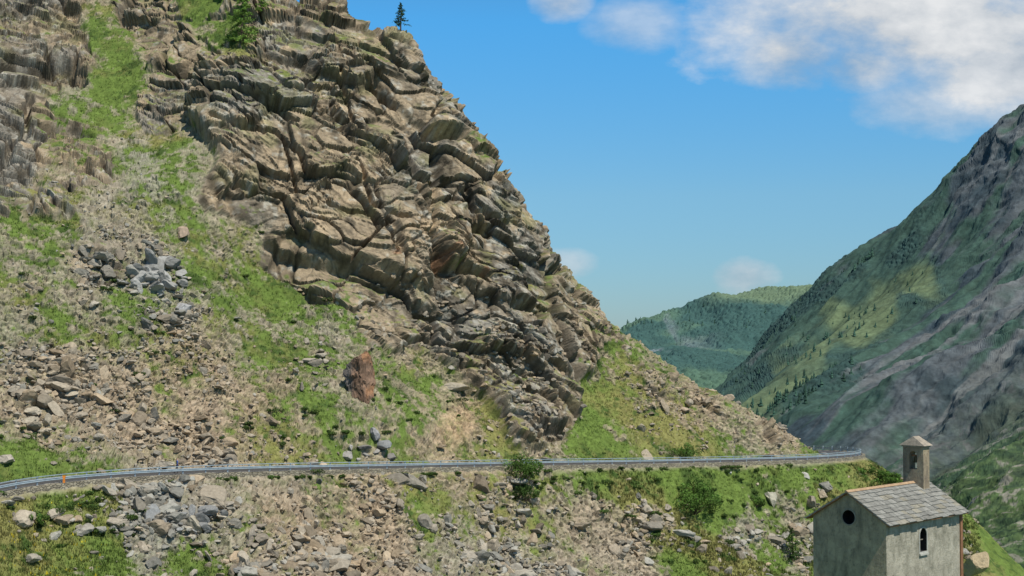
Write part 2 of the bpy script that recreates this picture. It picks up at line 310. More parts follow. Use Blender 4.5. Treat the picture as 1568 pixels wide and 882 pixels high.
def at(x,y,r=3.5):
    m=np.where((abs(vpx-x)<r)&(abs(vpy-y)<r)&(V[:,1]>50))[0]
    if len(m)==0:
        m=np.array([np.argmin((vpx-x)**2+(vpy-y)**2+(V[:,1]>262)*400)])
    return V[m[np.argmin(V[m,1])]].astype(float)
def crest(x,r=4):
    m=np.where((abs(vpx-x)<r)&(V[:,1]>200)&(V[:,1]<300))[0]; return V[m[np.argmin(vpy[m])]].astype(float)
print('hill',time.time()-T0)
# ================================================================ boulders
import bmesh
def ico(sub):
    bm=bmesh.new(); bmesh.ops.create_icosphere(bm,subdivisions=sub,radius=1); bm.verts.ensure_lookup_table()
    v=np.array([x.co[:] for x in bm.verts]); f=np.array([[q.index for q in x.verts] for x in bm.faces]); bm.free(); return v,f
def rockshape(sub,ncut=11):
    v,f=ico(sub); v=v.copy()
    for k in range(ncut):
        n=rng.normal(size=3); n/=np.linalg.norm(n); h=rng.uniform(.45,.8); d=v@n; m=d>h; v[m]-=np.outer(d[m]-h,n)
    v+=rng.normal(size=v.shape)*.02
    return v,f
SH1=[rockshape(2,10) for _ in range(10)]; SH2=[rockshape(3,14) for _ in range(10)]
def randrot(n,tilt=1.0):
    q=rng.normal(size=(n,4)); q/=np.linalg.norm(q,axis=1,keepdims=True); w,x,y,z=q.T
    return np.stack([1-2*(y*y+z*z),2*(x*y-z*w),2*(x*z+y*w),2*(x*y+z*w),1-2*(x*x+z*z),2*(y*z-x*w),2*(x*z-y*w),2*(y*z+x*w),1-2*(x*x+y*y)],1).reshape(n,3,3)
VS=[];FS=[];CS=[];off=0
def addrocks(pos,size,shapes,colr,flat=.65):
    global off
    n=len(pos); k=rng.integers(0,len(shapes),n)
    for s in range(len(shapes)):
        ii=np.where(k==s)[0]
        if len(ii)==0: continue
        v,f=shapes[s]; m=len(ii)
        sc_=np.stack([size[ii]*rng.uniform(.8,1.5,m),size[ii]*rng.uniform(.7,1.1,m),size[ii]*rng.uniform(.35,.75,m)*flat/.65],1)
        loc=v[None]*sc_[:,None,:]
        Rm=randrot(m); 
        an=rng.uniform(0,6.28,m); c,s_=np.cos(an),np.sin(an); z=np.zeros(m); o=np.ones(m)
        Rz=np.stack([c,-s_,z,s_,c,z,z,z,o],1).reshape(m,3,3); tl=rng.normal(0,.35,m); ct,st=np.cos(tl),np.sin(tl)
        Rx=np.stack([o,z,z,z,ct,-st,z,st,ct],1).reshape(m,3,3)
        Rr=Rx@Rz; big_=rng.random(m)<.35; Rr[big_]=Rm[big_]
        W=np.einsum('mij,mvj->mvi',Rr,loc)+pos[ii][:,None,:]
        VS.append(W.reshape(-1,3)); FS.append((f[None]+(np.arange(m)*len(v))[:,None,None]+off).reshape(-1,3)); CS.append(np.repeat(colr[ii],len(v),0)); off+=m*len(v)
vis=(vpx>-60)&(vpx<1500)&(vpy>-40)&(vpy<900)&(V[:,1]>110)&(V[:,1]<275)
clus=sst(-.05,.4,n1*.7+n2)
pw=np.where(vis,np.clip(B,0,1)**2.2*(1-roadm)*(.1+clus),0)*sst(.2,.5,1-rock*.7)*(1-.75*grass); pw[py<-40]=0; pw/=pw.sum()
pw2=np.where(vis,np.clip(B,0,1)**1.8*(1-roadm)*(.04+sst(-.05,.35,n1*.6+n2))*((py>728)|(B>.75)),0); pw2/=pw2.sum()
def rockcol(ii):
    n=len(ii); t=np.clip(TN[ii]+rng.normal(0,.3,n),0,1); c=np.array([.30,.295,.26])[None]*(1-t[:,None])+np.array([.38,.30,.205])[None]*t[:,None]
    c=c*rng.uniform(.5,1.15,n)[:,None]; return c*(1-.25*np.clip(-TN[ii]*3,0,1))[:,None]
for cnt,lo,hi,sh,w_ in [(8500,.12,.28,SH1,pw),(2800,.28,.55,SH1,pw),(380,.5,1.2,SH2,pw),(1100,.4,.9,SH2,pw2),(300,.8,1.9,SH2,pw2)]:
    ii=rng.choice(len(V),cnt,p=w_); s=rng.uniform(0,1,cnt)**2.*(hi-lo)+lo
    pos=V[ii].astype(float)+rng.normal(0,.2,(cnt,3))*np.array([1,1,0]); pos[:,2]+=s*.12
    addrocks(pos,s,sh,rockcol(ii))
pr=np.where(vis,rock*(py>430)*np.clip(.25+B,0,1),0); pr/=pr.sum(); ii=rng.choice(len(V),500,p=pr); s=rng.uniform(.25,.8,500); addrocks(V[ii].astype(float),s,SH2,rockcol(ii)*.9)
for (cx,cy,sx,sy,n,s0,s1,cb) in [(240,425,38,26,34,.7,2.0,(.27,.27,.255)),(150,415,26,18,16,.7,1.7,(.24,.225,.19)),(90,590,40,34,26,.6,1.6,(.30,.26,.20)),(60,650,34,18,12,.5,1.3,(.34,.30,.23)),(300,800,40,18,16,.5,1.4,(.25,.255,.25)),(430,840,60,22,18,.5,1.3,(.33,.29,.23)),(1170,820,38,14,16,.4,1.0,(.36,.345,.30)),(560,690,30,14,8,.5,1.2,(.27,.26,.24)),(480,545,40,30,12,.5,1.2,(.30,.27,.22))]:
    for _ in range(n):
        p=at(cx+rng.normal(0,sx*.6),cy+rng.normal(0,sy*.6)); s=s0+(s1-s0)*rng.random()**1.8
        addrocks(np.array([p+np.array([0,0,s*.15])]),np.array([s]),SH2,np.array([cb])*rng.uniform(.65,1.25))
for (x,y,s,c) in [(585,680,1.7,(.24,.25,.25)),(575,668,1.2,(.3,.3,.3)),(300,806,1.9,(.36,.33,.26)),(1185,765,1.7,(.4,.38,.3)),(8,700,1.6,(.4,.36,.3)),(280,470,1.9,(.36,.36,.36)),(440,862,1.2,(.4,.38,.33)),(370,870,1.3,(.22,.22,.21)),(600,860,1.1,(.42,.37,.3)),(1495,868,1.,(.42,.34,.22)),(700,590,2.2,(.36,.32,.25)),(210,720,1.4,(.25,.24,.2)),(285,355,1.5,(.36,.28,.21)),(1120,720,.5,(.5,.5,.48)),(1235,725,.8,(.45,.44,.4)),(1020,620,1.4,(.36,.3,.22)),(1050,625,1.2,(.4,.33,.25)),(985,655,1.2,(.3,.27,.2)),(230,790,1.2,(.26,.27,.27)),(390,815,1.3,(.3,.27,.22)),(345,770,1.0,(.33,.3,.25)),(520,840,1.3,(.38,.34,.27))]:
    p=at(x,y)
    if x==1495: p=np.array(P(1492,866,73))
    addrocks(np.array([p]),np.array([s]),SH2,np.array([c])*.92)
M_rk=mat_attr('boulder_stone',2.5,.5,.1,.3)
mk('scree_boulders',np.concatenate(VS),np.concatenate(FS),M_rk,np.concatenate(CS))
v,f=rockshape(5,9); v=v*np.array([2.4,2.1,5.3]); v+= (fbm(v*.7,4,5)[:,None]*.5)*v/np.linalg.norm(v,axis=1,keepdims=True)
st,_e,_r=facet(v/np.array([2.4,2.4,1.1]),77,.5,.4); v*= (1+.2*st*sst(0,.1,_e))[:,None]
p=at(552,608); c=np.tile(np.array([.23,.15,.105]),(len(v),1))*(.6+.6*_r)[:,None]; c=mixc(c,[.33,.18,.10],sst(.0,.4,fbm(v*.6,3,15))); c=mixc(c,[.05,.04,.03],(1-sst(0,.08,_e))*.6); c=mixc(c,[.15,.145,.14],sst(-.5,-1.4,v[:,0])*.8)  # last mix greys the left side, painting its shaded face into the colour
mk('rock_outcrop',v+p+np.array([0,.8,2.7]),f,M_rk,c)
print('rocks',time.time()-T0)
# ================================================================ grass tufts
def leaves(cent,size,colr,up=0.0,asp=.45):
    n=len(cent); Rm=randrot(n); a=Rm[:,:,0]; b=Rm[:,:,1]
    if up>0:
        b=b*(1-up)+np.array([0,0,1])*up; b/=np.linalg.norm(b,axis=1,keepdims=True)
    s=size[:,None]
    v=np.stack([cent-a*s*asp,cent+a*s*asp,cent+b*s*1.2],1).reshape(-1,3)
    return v,np.arange(n*3).reshape(-1,3),np.repeat(colr,3,0)
gw=np.where(vis&(gr>.35)&(roadm<.2)&(rock<.7),gr,0); gw/=gw.sum(); n=36000; ii=rng.choice(len(V),n,p=gw)
k=5; cen=np.repeat(V[ii].astype(float),k,0)+rng.normal(0,.16,(n*k,3))*np.array([1,1,.2]); tcol=gc[ii]*1.12; yf_=(rng.random(n)<.04)&(px[ii]<160)&(py[ii]>750); tcol[yf_]=[.6,.5,.03]
cc=np.repeat(tcol*rng.uniform(.7,1.25,(n,1)),k,0)*rng.uniform(.6,1.4,(n*k,1))
tall=1+.7*((px[ii]>860)&(py[ii]>715)&(n2[ii]+n1[ii]>-.05))+.2*((px[ii]<250)&(py[ii]>750))
sz=np.repeat(rng.uniform(.1,.28,n)*tall,k)*rng.uniform(.6,1.2,n*k)
v,f,c=leaves(cen,sz,cc,.75,.32)
M_lf=mat_attr('leaf_green',6,0,0,.25,.7,0,.35)
mk('grass_tufts',v,f,M_lf,c)
LV=[];LF=[];LC=[];lo_=0
def blob(center,rad,nl,base,lsz=.14,flat=.8):
    global lo_
    d=rng.normal(size=(nl,3)); d/=np.linalg.norm(d,axis=1,keepdims=True); r=rng.uniform(.35,1,nl)**.6
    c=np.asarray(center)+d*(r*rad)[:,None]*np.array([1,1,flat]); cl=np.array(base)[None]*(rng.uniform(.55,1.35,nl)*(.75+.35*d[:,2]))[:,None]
    v,f,cc=leaves(c,rng.uniform(.6,1.3,nl)*lsz,cl,.2,.5); LV.append(v);LF.append(f+lo_);LC.append(cc);lo_+=len(v)
def flush(name,parent=None):
    global LV,LF,LC,lo_
    o=mk(name,np.concatenate(LV),np.concatenate(LF),M_lf,np.concatenate(LC),parent=parent); LV=[];LF=[];LC=[];lo_=0; return o
spots=[(60+rng.normal(0,40),770+rng.normal(0,10)) for _ in range(8)]+[(150+rng.normal(0,60),800+rng.normal(0,20)) for _ in range(26)]+[(640+rng.normal(0,60),600+rng.normal(0,25)) for _ in range(10)]+[(1100+rng.normal(0,100),760+rng.normal(0,25)) for _ in range(34)]+[(900+rng.normal(0,60),735+rng.normal(0,8)) for _ in range(12)]+[(1060+rng.normal(0,50),830+rng.normal(0,20)) for _ in range(14)]+[(520+rng.normal(0,40),650+rng.normal(0,25)) for _ in range(10)]
spots+=[(rng.uniform(0,500),rng.uniform(350,700)) for _ in range(30)]
spots+=[(rng.uniform(200,1230),0) for _ in range(60)]
ppx0,ppy0=proj(RD[:,0]+RO[:,0]*4.4,RD[:,1]+RO[:,1]*4.4,RD[:,2]-.6)
for x,y in spots:
    if y==0:
        j=int(np.argmin(np.abs(ppx0[:len(RD)-60]-x))); p=np.array([RD[j,0]+RO[j,0]*4.3,RD[j,1]+RO[j,1]*4.3,RD[j,2]-.8]); r=rng.uniform(.25,.55)
    else:
        p=at(x,y); r=rng.uniform(.3,.75)
    bc_=np.array((.10,.17,.042))*rng.uniform(.65,1.2)
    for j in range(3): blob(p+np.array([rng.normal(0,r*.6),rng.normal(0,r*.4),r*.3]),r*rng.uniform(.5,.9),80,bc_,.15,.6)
flush('low_shrubs')
# ================================================================ trees
M_bark=mat_plain('tree_bark',(.05,.035,.025),(.12,.09,.065),6,.9)
def tube(a,b,r0,r1,n=6):
    a=np.array(a,float);b=np.array(b,float); d=b-a; d/=np.linalg.norm(d)+1e-9; u=np.cross(d,[.3,.5,.8]); u/=np.linalg.norm(u); w=np.cross(d,u)
    an=np.linspace(0,2*math.pi,n,endpoint=False); ring=np.cos(an)[:,None]*u+np.sin(an)[:,None]*w
    v=np.concatenate([a+ring*r0,b+ring*r1]); f=[[i,(i+1)%n,n+(i+1)%n,n+i] for i in range(n)]
    return v,np.array(f)
def join_tubes(ts):
    V_=[];F_=[];o=0
    for v,f in ts: V_.append(v);F_.append(f+o);o+=len(v)
    return np.concatenate(V_),np.concatenate(F_)
def conifer(p,h,rad,base=(.04,.085,.025),nb=60,t0=.12,lsz=.16,name='pine_tree',power=.8,nl=26):
    e=empty(name,tuple(p)); ts=[]
    bend=rng.normal(0,.02*h,2); pts_=[np.array([bend[0]*t*t,bend[1]*t*t,h*t]) for t in np.linspace(0,1,7)]
    for i in range(6): ts.append(tube(pts_[i],pts_[i+1],h*.028*(1-i/6.3)+.01,h*.028*(1-(i+1)/6.3)+.01,7))
    for i in range(nb):
        t=t0+(1-t0)*(i+rng.random())/nb; az=rng.uniform(0,6.28); L=rad*(1-t)**power*rng.uniform(.55,1.15)+.12
        o=np.array([bend[0]*t*t,bend[1]*t*t,h*t]); tip=o+np.array([math.cos(az)*L,math.sin(az)*L,L*rng.uniform(-.3,.12)])
        ts.append(tube(o,tip,.025*h*.2*(1-t)+.012,.008,4))
        n=int(nl*(.4+L/rad)); tt=rng.uniform(.2,1.05,n); c=o+(tip-o)*tt[:,None]+rng.normal(0,1,(n,3))*np.array([.13,.13,.07])*L*.55
        cl=np.array(base)[None]*rng.uniform(.5,1.45,(n,1))*rng.uniform(.75,1.25)
        v,f,cc=leaves(c,rng.uniform(.6,1.4,n)*lsz,cl,0,.4)
        global lo_
        LV.append(v);LF.append(f+lo_);LC.append(cc);lo_+=len(v)
    v,f=join_tubes(ts); mk('trunk',v,f,M_bark,parent=e); flush('foliage',e); return e
def shrub(p,h,w,base=(.075,.15,.03),n=14,name='shrub',lsz=.16,nl=150):
    e=empty(name,tuple(p)); ts=[]
    for i in range(n):
        az=rng.uniform(0,6.28); r=rng.random()**.5*w*.5; hh=h*rng.uniform(.35,.85)*(1-.4*(2*r/w)**2)
        c=np.array([math.cos(az)*r,math.sin(az)*r,hh]); ts.append(tube([c[0]*.15,c[1]*.15,-.2],c*.6,.05,.035,5)); ts.append(tube(c*.6,c,.035,.015,5))
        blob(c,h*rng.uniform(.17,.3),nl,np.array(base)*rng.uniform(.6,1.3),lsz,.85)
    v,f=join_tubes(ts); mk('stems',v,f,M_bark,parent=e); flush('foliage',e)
p=crest(614); conifer(p-np.array([0,.3,.3]),5.0,1.9,(.05,.11,.045),50,.22,.2)
p=at(368,62); conifer(p-np.array([0,0,.4]),9.5,3.4,(.20,.33,.07),110,.04,.24,'larch_tree',.6,44)
p=at(398,20); conifer(p-np.array([0,0,.3]),3.5,1.6,(.18,.3,.06),40,.05,.2,'larch_tree')
p=at(1216,856); conifer(p-np.array([0,0,.3]),5.2,1.9,(.08,.15,.04),55,.05,.2)
LG=(.135,.245,.052)
shrub(at(1064,784)-np.array([0,0,.2]),5.6,7.,LG,26,'deciduous_shrub',.22,170)
shrub(at(804,735)-np.array([0,0,.2]),4.6,4.4,LG,18,'deciduous_shrub',.19,150)
shrub(at(806,760)-np.array([0,0,.2]),2.8,3.4,(.08,.15,.035),12,'deciduous_shrub',.18,140)
shrub(at(1050,700)-np.array([0,0,.2]),3.4,4.6,LG,14,'deciduous_shrub',.18,140)
shrub(at(1160,772)-np.array([0,0,.2]),1.8,2.6,LG,8,'deciduous_shrub',.16,120)
for (x,y,h,w) in [(1330,745,3.6,6.5),(1365,748,3.2,5),(1305,735,2.4,4)]:
    shrub(np.array(P(x,y,246)),h,w,(.14,.26,.05),18,'deciduous_shrub',.2,150)
shrub(at(60,800),1.3,2.4,LG,7,'deciduous_shrub',.13,100)
print('veg',time.time()-T0)
# ================================================================ road, rail, wall
M_as=mat_plain('asphalt',(.05,.05,.052),(.085,.083,.08),1.2,.9,0,.2,.01)
M_wh=mat_plain('road_paint',(.6,.6,.58),(.8,.8,.78),3,.7,0,0)
M_st=mat_plain('galvanised_steel',(.29,.36,.41),(.43,.50,.54),2,.5,.3,.05,.005)
def ribbon(o0,o1,dz0,dz1,i0=0,i1=None):
    A=RD[i0:i1];O=RO[i0:i1]
    a=np.c_[A[:,:2]+O*o0,A[:,2]+dz0]; b=np.c_[A[:,:2]+O*o1,A[:,2]+dz1]; n=len(A)
    v=np.concatenate([a,b]); i=np.arange(n-1); return v,np.stack([i,i+1,n+i+1,n+i],1)
def multi(profile,i0=0,i1=None,closed=False):
    A=RD[i0:i1];O=RO[i0:i1];n=len(A);m=len(profile)
    v=np.stack([np.c_[A[:,:2]+O*o,A[:,2]+dz] for o,dz in profile],1).reshape(-1,3); f=[]
    rngm=range(m if closed else m-1); i=np.arange(n-1)
    for k_ in rngm:
        k2=(k_+1)%m; f.append(np.stack([i*m+k_,(i+1)*m+k_,(i+1)*m+k2,i*m+k2],1))
    return v,np.concatenate(f)
road=empty('mountain_road'); 
v,f=multi([(-3.2,-.6),(-3.2,0),(0,.05),(3.4,0),(3.4,-.6)]); mk('asphalt_surface',v,f,M_as,parent=road)
v,f=ribbon(2.6,2.74,.02,.018); mk('edge_line_outer',v,f,M_wh,parent=road)
v,f=ribbon(-2.8,-2.66,.014,.016); mk('edge_line_inner',v,f,M_wh,parent=road)
gr_=empty('guardrail')
v,f=multi([(3.12,.36),(3.18,.39),(3.18,.45),(3.12,.49),(3.12,.52),(3.18,.56),(3.18,.62),(3.12,.65),(3.09,.65),(3.09,.36)],closed=True); mk('beam',v,f,M_st,parent=gr_)
v,f=multi([(3.1,.86),(3.17,.86),(3.17,.95),(3.1,.95)],closed=True); mk('top_rail',v,f,M_st,parent=gr_)
def boxv(cx,cy,z0,z1,sx,sy):
    v=np.array([[cx+a*sx,cy+b*sy,z] for z in (z0,z1) for a,b in ((-1,-1),(1,-1),(1,1),(-1,1))]); f=np.array([[0,1,2,3],[4,5,6,7],[0,1,5,4],[1,2,6,5],[2,3,7,6],[3,0,4,7]]); return v,f
ts=[]
for j in range(2,len(RD)-2,3):
    x,y=RD[j,:2]+RO[j]*3.02; ts.append(boxv(x,y,RD[j,2]-.3,RD[j,2]+.94,.07,.06))
v,f=join_tubes(ts); mk('posts',v,f,M_st,parent=gr_)
def mat_wall():
    m=bpy.data.materials.new('dry_stone'); m.use_nodes=True; t=NT(m.node_tree); b=t.nt.nodes['Principled BSDF']; b.inputs['Roughness'].default_value=.95
    tc=t.n('ShaderNodeTexCoord'); mp=t.n('ShaderNodeMapping'); mp.inputs['Scale'].default_value=(2.2,2.2,4.2); t.l(tc.outputs['Object'],mp.inputs[0])
    vo=t.n('ShaderNodeTexVoronoi'); vo.inputs['Scale'].default_value=1; t.l(mp.outputs[0],vo.inputs['Vector'])
    ve=t.n('ShaderNodeTexVoronoi',feature='DISTANCE_TO_EDGE'); ve.inputs['Scale'].default_value=1; t.l(mp.outputs[0],ve.inputs['Vector'])
    sx=t.n('ShaderNodeSeparateColor'); t.l(vo.outputs['Color'],sx.inputs[0])
    r=t.n('ShaderNodeValToRGB'); r.color_ramp.elements[0].color=(.18,.16,.12,1); r.color_ramp.elements[1].color=(.34,.31,.23,1); t.l(sx.outputs[0],r.inputs[0])
    mx=t.n('ShaderNodeVectorMath',operation='SCALE'); t.l(r.outputs[0],mx.inputs[0]); t.l(mapr(t,ve.outputs[0],0,.09,.45,1),mx.inputs['Scale']); t.l(mx.outputs[0],b.inputs['Base Color'])
    bp=t.n('ShaderNodeBump'); bp.inputs['Strength'].default_value=1; bp.inputs['Distance'].default_value=.08; t.l(mapr(t,ve.outputs[0],0,.15,0,1),bp.inputs['Height']); t.l(bp.outputs[0],b.inputs['Normal'])
    return m
M_dw=mat_wall()
v,f=multi([(3.42,-.1),(3.42,.05),(3.85,.05),(3.95,-.8),(4.0,-1.6)]); v[:,:2]+=rng.normal(0,.03,(len(v),2)); v[:,2]+=rng.normal(0,.04,len(v))
mk('dry_stone_retaining_wall',v,f,M_dw)
def road_at(pxq,off):
    ppx,_=proj(RD[:,0],RD[:,1],RD[:,2]); j=np.argmin(np.abs(ppx[:len(RD)-60]-pxq)); return j,np.array([RD[j,0]+RO[j,0]*off,RD[j,1]+RO[j,1]*off,RD[j,2]])
M_or=mat_plain('orange_paint',(.65,.2,.03),(.8,.28,.04),3,.6,0,0)
j,q=road_at(68,3.6); ts=[boxv(q[0],q[1],q[2]-.3,q[2]+.6,.1,.08),boxv(q[0],q[1],q[2]+.6,q[2]+.8,.16,.06)]; v,f=join_tubes(ts); mk('roadside_marker',v,f,M_or)
def hiker(q,face,name,shirt,trous):
    J=[(0,0,.95),(0,0,1.2),(0,0,1.42),(0,0,1.52),(0,.01,1.66),(.1,0,.92),(.13,.06,.5),(.14,0,.07),(.15,.13,.03),(-.1,0,.92),(-.12,-.12,.5),(-.13,-.3,.1),(-.13,-.2,.04),(.19,0,1.4),(.25,.03,1.12),(.24,.2,.95),(-.19,0,1.4),(-.25,-.06,1.12),(-.25,.04,.9),(.24,.27,.9),(-.25,.1,.84),(0,.0,1.76)]
    E=[(0,1),(1,2),(2,3),(3,4),(4,21),(0,5),(5,6),(6,7),(7,8),(0,9),(9,10),(10,11),(11,12),(2,13),(13,14),(14,15),(2,16),(16,17),(17,18),(15,19),(18,20)]
    Rr=[.15,.14,.15,.06,.1,.1,.065,.045,.045,.1,.065,.045,.045,.075,.05,.035,.075,.05,.035,.04,.04,.075]
    me=bpy.data.meshes.new(name); me.from_pydata(J,E,[]); ob=bpy.data.objects.new(name+'_tmp',me); scene.collection.objects.link(ob)
    md=ob.modifiers.new('s','SKIN'); sv=me.skin_vertices[0].data
    for i,r in enumerate(Rr): sv[i].radius=(r,r*(.7 if i in(0,1,2) else 1))
    sv[0].use_root=True; s2=ob.modifiers.new('ss','SUBSURF'); s2.levels=1; s2.render_levels=1
    dg=bpy.context.evaluated_depsgraph_get(); m2=bpy.data.meshes.new_from_object(ob.evaluated_get(dg)); bpy.data.objects.remove(ob)
    o=bpy.data.objects.new(name,m2); scene.collection.objects.link(o)
    sk=mat_plain('skin',(.45,.28,.2),(.5,.32,.23),3,.6,0,0)
    hr=mat_plain('hair',(.04,.025,.02),(.06,.04,.03),9,.7,0,0)
    m2.materials.clear()
    for m in (shirt,trous,sk,hr): m2.materials.append(m)
    for p_ in m2.polygons:
        c=p_.center; k_=0
        if c.z<.93 and abs(c.x)<.2: k_=1
        if c.z>1.49: k_=2
        if c.z>1.7 or (c.z>1.58 and c.y<-.03): k_=3
        if abs(c.x)>.2 and c.z<1.15 : k_=2
        if c.z<.09: k_=3
        p_.material_index=k_; p_.use_smooth=True
    o.location=q; o.rotation_euler=(0,0,face); return o
M_bl=mat_plain('blue_cloth',(.03,.08,.3),(.05,.12,.4),5,.8,0,0); M_dk=mat_plain('dark_cloth',(.03,.03,.04),(.05,.05,.06),5,.8,0,0)
j,q=road_at(262,1.8); hiker(q+np.array([0,0,.03]),math.radians(-70),'hiker',M_bl,M_dk)
# ================================================================ chapel
C=P(1357,803,62); ch=empty('stone_chapel',(C[0],62,0),math.radians(45))
W,L=3.7,6.7; zb=-13.2; ze=-7.93; zr_=-6.78
def bm_obj(name,V_,F_,mat,parent=ch):
    me=bpy.data.meshes.new(name); me.from_pydata([tuple(map(float,q)) for q in V_],[],[tuple(map(int,q)) for q in F_]); bm=bmesh.new(); bm.from_mesh(me); bmesh.ops.recalc_face_normals(bm,faces=bm.faces); bm.to_mesh(me); bm.free()
    me.materials.append(mat); o=bpy.data.objects.new(name,me); scene.collection.objects.link(o); o.parent=parent; return o
def plaster(name,base,stain,dark):
    m=bpy.data.materials.new(name); m.use_nodes=True; t=NT(m.node_tree); b=t.nt.nodes['Principled BSDF']; b.inputs['Roughness'].default_value=.95
    tc=t.n('ShaderNodeTexCoord'); n1_=t.noise(tc.outputs['Object'],1.3,10,.72); mp=t.n('ShaderNodeMapping'); mp.inputs['Scale'].default_value=(1.7,1.7,.7); t.l(tc.outputs['Object'],mp.inputs[0]); n2_=t.noise(mp.outputs[0],1.2,9,.72); n3_=t.noise(tc.outputs['Object'],6,7,.72)
    def mx(a,bcol,f):
        x=t.n('ShaderNodeMix',data_type='RGBA'); t.l(f,x.inputs[0])
        if isinstance(a,tuple): x.inputs[6].default_value=(*a,1)
        else: t.l(a,x.inputs[6])
        x.inputs[7].default_value=(*bcol,1); return x.outputs[2]
    c=mx(base,stain,mapr(t,n1_,.42,.58,0,1)); c=mx(c,dark,mapr(t,n2_,.47,.64,0,.8)); c=mx(c,(dark[0]*.6,dark[1]*.6,dark[2]*.6),mapr(t,n3_,.55,.68,0,.65))
    t.l(c,b.inputs['Base Color'])
    bp=t.n('ShaderNodeBump'); bp.inputs['Strength'].default_value=.9; bp.inputs['Distance'].default_value=.06; t.l(t.m('ADD',n3_,n1_),bp.inputs['Height']); t.l(bp.outputs[0],b.inputs['Normal']); return m
M_pf=plaster('weathered_plaster_tan',(.42,.365,.255),(.30,.265,.19),(.14,.125,.09))
M_ps=plaster('weathered_plaster_pale',(.42,.395,.32),(.32,.30,.24),(.17,.165,.125))
M_dark=mat_plain('dark_interior',(.01,.01,.012),(.02,.02,.02),2,.9,0,0)
pent=[(0,zb),(W,zb),(W,ze),(W/2,zr_),(0,ze)]
VV=[(0,a,b) for a,b in pent]+[(L,a,b) for a,b in pent]
walls=bm_obj('walls',VV,[(0,1,2,3,4),(9,8,7,6,5),(0,5,6,1),(1,6,7,2),(2,7,8,3),(3,8,9,4),(4,9,5,0)],M_ps)
walls.data.materials.append(M_pf); walls.data.materials.append(M_dark)
for p_ in walls.data.polygons:
    if abs(p_.normal.x)>.9 and p_.center.x<.1: p_.material_index=1
def archprof(w,h,n=10):
    r=w/2; pr=[(-r,0),(r,0)]+[(r*math.cos(t),h-r+r*math.sin(t)) for t in np.linspace(0,math.pi,n)]; return pr
def prism(pr,fn):
    n=len(pr); V_=[fn(a,b,0) for a,b in pr]+[fn(a,b,1) for a,b in pr]; F_=[tuple(range(n)),tuple(range(2*n-1,n-1,-1))]+[(i,(i+1)%n,n+(i+1)%n,n+i) for i in range(n)]; return V_,F_
def carve(target,V_,F_):
    me=bpy.data.meshes.new('c'); me.from_pydata([tuple(map(float,q)) for q in V_],[],F_); bm=bmesh.new(); bm.from_mesh(me); bmesh.ops.recalc_face_normals(bm,faces=bm.faces); bm.to_mesh(me); bm.free(); me.materials.append(M_dark)
    o=bpy.data.objects.new('cut',me); scene.collection.objects.link(o); o.parent=target.parent
    md=target.modifiers.new('b','BOOLEAN'); md.operation='DIFFERENCE'; md.solver='EXACT'; md.object=o
    bpy.context.view_layer.update(); dg=bpy.context.evaluated_depsgraph_get(); nm=bpy.data.meshes.new_from_object(target.evaluated_get(dg)); target.modifiers.clear(); target.data=nm; bpy.data.objects.remove(o)
circ=[(.32*math.cos(t),.32*math.sin(t)) for t in np.linspace(0,2*math.pi,24,endpoint=False)]
carve(walls,*prism(circ,lambda a,b,k_:(-.2+k_*.75,W/2+a,-7.86+b)))
carve(walls,*prism(archprof(.62,1.05),lambda a,b,k_:(3.15+a,-.2+k_*.6,-9.5+b)))
def ring(prof_in,prof_out,fn,name,mat,dep=.035):
    n=len(prof_in); V_=[];
    for k_,pr in ((0,prof_in),(0,prof_out),(1,prof_in),(1,prof_out)): V_+= [fn(a,b,k_) for a,b in pr]
    F_=[]
    for i in range(n):
        j2=(i+1)%n; F_+=[(i,j2,n+j2,n+i),(n+i,n+j2,3*n+j2,3*n+i),(i,2*n+i,2*n+j2,j2)]
    return bm_obj(name,V_,F_,mat)
M_sur=mat_plain('lime_surround',(.36,.36,.32),(.46,.46,.42),4,.9)
M_sur2=mat_plain('stone_surround',(.2,.19,.16),(.3,.28,.23),4,.9)
ring(circ,[(a*1.18,b*1.18) for a,b in circ],lambda a,b,k_:(-.03+k_*.05,W/2+a,-7.86+b),'oculus_surround',M_sur2)
ai=archprof(.62,1.05); ao=[(a*1.2,b*1.04+(-.08 if b==0 else .02)) for a,b in ai]
ring(ai,ao,lambda a,b,k_:(3.15+a,-.03+k_*.05,-9.5+b),'window_surround',M_sur)
def box(name,x0,x1,y0,y1,z0,z1,mat,parent=ch):
    return bm_obj(name,[(a,b,c) for c in (z0,z1) for a,b in ((x0,y0),(x1,y0),(x1,y1),(x0,y1))],[(0,1,2,3),(4,5,6,7),(0,1,5,4),(1,2,6,5),(2,3,7,6),(3,0,4,7)],mat,parent)
box('window_bar',3.135,3.165,.18,.21,-9.5,-8.46,M_sur2); box('window_crossbar',2.85,3.45,.17,.2,-9.02,-8.99,M_sur2)
M_wood=mat_plain('weathered_timber',(.16,.08,.045),(.3,.15,.08),4,.85)
box('corner_timber',L-.16,L+.05,-.06,.06,zb,ze-.05,M_wood)
box('window_sill',2.78,3.52,-.09,-.002,-9.66,-9.58,M_sur)
slope=math.atan2(zr_-ze,W/2); ov=.28; n_up=np.array([0,-math.sin(slope),math.cos(slope)])
M_sl=mat_attr('stone_slate',3,.5,.03,.3)
